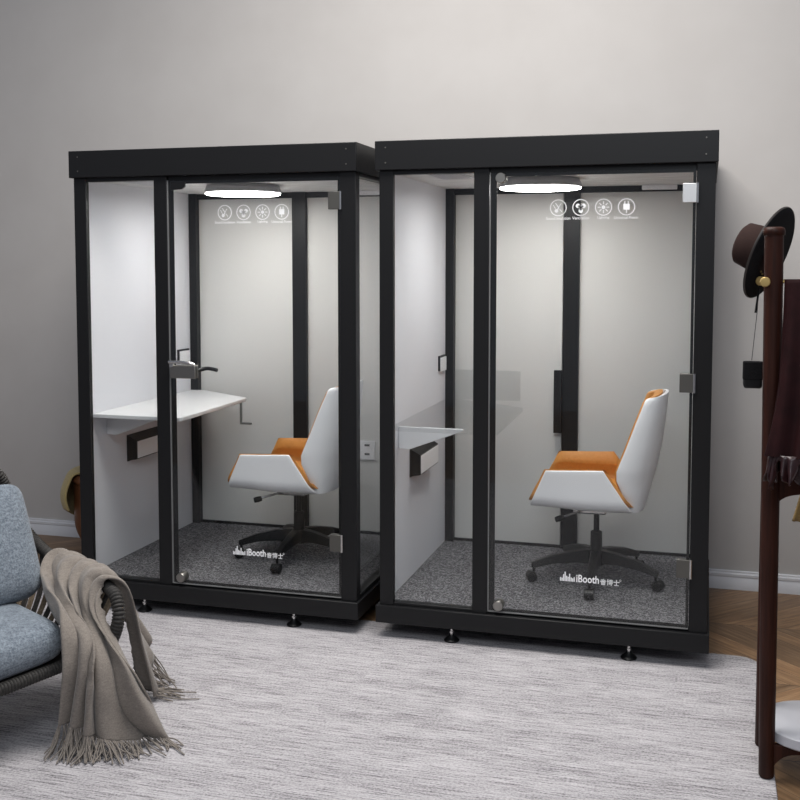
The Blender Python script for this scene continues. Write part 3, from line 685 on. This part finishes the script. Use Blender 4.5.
for v, dx, dy in ((FF, .02, 0.0), (FN, .02, -.03), (BN, -.03, -.03), (BF, -.03, .03)):
    bm = NB(); p = v - ao + Vector((dx * -1.2, -dy * 0.5, 0)); tube(bm, [(p.x + dx, p.y + dy, 0.0003), (p.x, p.y, 0.26)], lambda i: 0.012 + 0.006 * i, 12); obj('leg', bm, 'black_metal', ac)
def cushion(corners, T, puff=0.0, n=44, ex=5.0):
    """pillow between four corner points (centre plane), half thickness T"""
    c = [Vector(v) for v in corners]; nrm = (c[1] - c[0]).cross(c[3] - c[0]).normalized()
    if nrm.z < 0: nrm = -nrm
    bm = NB()
    def f(sgn):
        def g_(i, j):
            u, v = i * 2 - 1, j * 2 - 1
            u = math.copysign(abs(u) ** 0.8, u); v = math.copysign(abs(v) ** 0.8, v)
            # rounded plan corners
            k = max(0.0, (abs(u) ** 8 + abs(v) ** 8) ** 0.125); 
            m_ = max(abs(u), abs(v)); sc = (m_ / k) if k > 1e-6 else 1
            u2, v2 = u * sc, v * sc
            p = c[0] * (1 - u2) * (1 - v2) / 4 + c[1] * (1 + u2) * (1 - v2) / 4 + c[2] * (1 + u2) * (1 + v2) / 4 + c[3] * (1 - u2) * (1 + v2) / 4
            e = (max(0, 1 - m_ ** ex)) ** 0.42
            h = T * e * (1 + puff * (1 - u2 * u2) * (1 - v2 * v2))
            return p + nrm * (h * sgn) - ao
        return g_
    grid(bm, f(1), n, n); grid(bm, f(-1), n, n); bmesh.ops.remove_doubles(bm, verts=bm.verts, dist=0.0012); return bm
e_ = Vector((-0.32, -0.947, 0)); d_ = Vector((0.880, -0.475, 0))
bm = cushion([(0.225, -0.985, 0.372), (0.812, -1.280, 0.356), (0.622, -1.875, 0.356), (0.03, -1.58, 0.372)], 0.078, 0.12, ex=7.0)
sc_ = obj('seat_cushion', bm, 'blue_tweed', ac, angle=80)
bm = cushion([(0.515, -1.030, 0.430), (0.335, -1.605, 0.430), (0.160, -1.515, 0.855), (0.340, -0.940, 0.855)], 0.080, 0.15)
obj('back_cushion', bm, 'blue_tweed', ac, angle=80)

# throw blanket over the arm
th = thing('throw_blanket', 'taupe fringed throw blanket draped over the arm of the rope armchair', 'throw blanket', (0.95, -1.25, 0))
to = Vector((0.95, -1.25, 0))
cols = [
    [(0.64, -0.72, 0.33), (0.595, -0.815, 0.42), (0.555, -0.893, 0.535), (0.515, -0.920, 0.570), (0.495, -0.965, 0.550), (0.535, -1.06, 0.505), (0.635, -1.19, 0.490), (0.795, -1.335, 0.450), (0.855, -1.395, 0.33), (0.855, -1.405, 0.21), (0.850, -1.400, 0.115)],
    [(0.74, -0.76, 0.28), (0.69, -0.86, 0.41), (0.640, -0.935, 0.540), (0.595, -0.968, 0.572), (0.575, -1.01, 0.550), (0.62, -1.10, 0.505), (0.735, -1.24, 0.475), (0.885, -1.360, 0.425), (0.925, -1.405, 0.32), (0.920, -1.41, 0.20), (0.915, -1.41, 0.105)],
    [(0.84, -0.79, 0.16), (0.79, -0.91, 0.38), (0.755, -1.015, 0.545), (0.715, -1.045, 0.575), (0.695, -1.085, 0.550), (0.735, -1.16, 0.500), (0.82, -1.27, 0.440), (0.925, -1.365, 0.360), (0.960, -1.395, 0.26), (0.965, -1.395, 0.16), (0.975, -1.40, 0.075)],
    [(0.875, -0.87, 0.055), (0.870, -0.985, 0.32), (0.860, -1.095, 0.545), (0.820, -1.125, 0.576), (0.798, -1.160, 0.552), (0.835, -1.22, 0.490), (0.925, -1.285, 0.400), (1.005, -1.335, 0.300), (1.035, -1.345, 0.21), (1.05, -1.345, 0.12), (1.06, -1.345, 0.045)],
    [(0.945, -0.95, 0.030), (0.965, -1.07, 0.26), (0.975, -1.175, 0.520), (0.920, -1.200, 0.572), (0.885, -1.215, 0.545), (0.905, -1.255, 0.470), (1.005, -1.295, 0.360), (1.085, -1.300, 0.255), (1.120, -1.280, 0.17), (1.140, -1.255, 0.09), (1.150, -1.225, 0.025)],
]
NS, NTT = 131, 121
rows = [catmull(c, 12) for c in cols]                          # each 121 long
def throw_pt(i, j):
    t_ = int(round(j * (len(rows[0]) - 1)))
    P = [r_[t_] for r_ in rows]; P = [P[0] * 2 - P[1]] + P + [P[-1] * 2 - P[-2]]
    q = i * 4; k = min(int(q), 3); s = q - k; a, b, c, d = P[k:k + 4]
    return 0.5 * ((2 * b) + (c - a) * s + (2 * a - 5 * b + 4 * c - d) * s * s + (3 * b - a - 3 * c + d) * s ** 3)
base_g = [[throw_pt(i / (NS - 1), j / (NTT - 1)) for j in range(NTT)] for i in range(NS)]
def fold(i, j):
    """sharp-valleyed folds running down the drop"""
    ph = i * 5.2 + 0.35 * math.sin(j * 6.0 + 4 * i) + 0.22 * math.sin(i * 11 + 1.0) + 0.35 * j * math.sin(5 * i + 0.5)
    w_ = abs(math.sin(math.pi * ph)) ** 0.55
    amp = 0.026 + 0.046 * min(1, abs(j - 0.30) / 0.30) * (0.75 + 0.35 * math.sin(13 * i + 2))
    if j < 0.3: amp = 0.026 + 0.03 * (0.3 - j) / 0.3
    return (w_ - 0.55) * amp + 0.005 * math.sin(29 * i + 8 * j)
tg = [[None] * NTT for _ in range(NS)]
for i in range(NS):
    for j in range(NTT):
        du = base_g[min(i + 1, NS - 1)][j] - base_g[max(i - 1, 0)][j]; dv = base_g[i][min(j + 1, NTT - 1)] - base_g[i][max(j - 1, 0)]
        n_ = du.cross(dv); n_ = n_.normalized() if n_.length > 1e-9 else Vector((0, 0, 1))
        tg[i][j] = base_g[i][j] - n_ * -fold(i / (NS - 1), j / (NTT - 1)) 
# orient outward: the top of the arm must be raised, not sunk
def build_throw(sign):
    g2 = [[None] * NTT for _ in range(NS)]
    for i in range(NS):
        for j in range(NTT): g2[i][j] = base_g[i][j] + (tg[i][j] - base_g[i][j]) * sign
    return g2
mid = build_throw(1)
if sum((mid[i][36].z - base_g[i][36].z) * (1 if fold(i / (NS - 1), 36 / (NTT - 1)) > 0 else -1) for i in range(NS)) < 0: mid = build_throw(-1)
for r_ in mid:
    for p in r_: p.z = max(p.z, 0.018)
bm = NB(); VV = [[bm.verts.new(p - to) for p in r_] for r_ in mid]
for i in range(NS - 1):
    for j in range(NTT - 1): bm.faces.new((VV[i][j], VV[i + 1][j], VV[i + 1][j + 1], VV[i][j + 1]))
obj('blanket', bm, 'taupe_knit', th, solid=0.007, angle=80)
bm = NB()
for jj, ilist, out in ((NTT - 1, range(1, NS, 2), Vector((0.015, -0.045, 0))), (0, range(66, NS, 3), Vector((0.03, 0.05, 0)))):
    for i in ilist:
        p = mid[i][jj]
        for rep in range(2):
            o = out + Vector((random.uniform(-0.05, 0.05), random.uniform(-0.035, 0.035), 0)) + Vector((0.10, 0.01, 0)) * max(0.0, i / NS - 0.3)
            L_ = random.uniform(0.75, 1.1); e1 = p + o * L_ * 0.45; e2 = p + o * L_ + Vector((random.uniform(-.02, .02), random.uniform(-.02, .02), 0))
            z1 = max(0.018, p.z * 0.45 + random.uniform(0, 0.02)); pts = [p + Vector((0, 0, 0.002)), Vector((e1.x, e1.y, z1)), Vector((e2.x, e2.y, 0.0145 + random.uniform(0, 0.004)))]
            tube(bm, [q_ - to for q_ in catmull(pts, 5)], 0.0026, 5)
fr_ = obj('fringe', bm, 'taupe_knit', th, angle=80); fr_['kind'] = 'stuff'
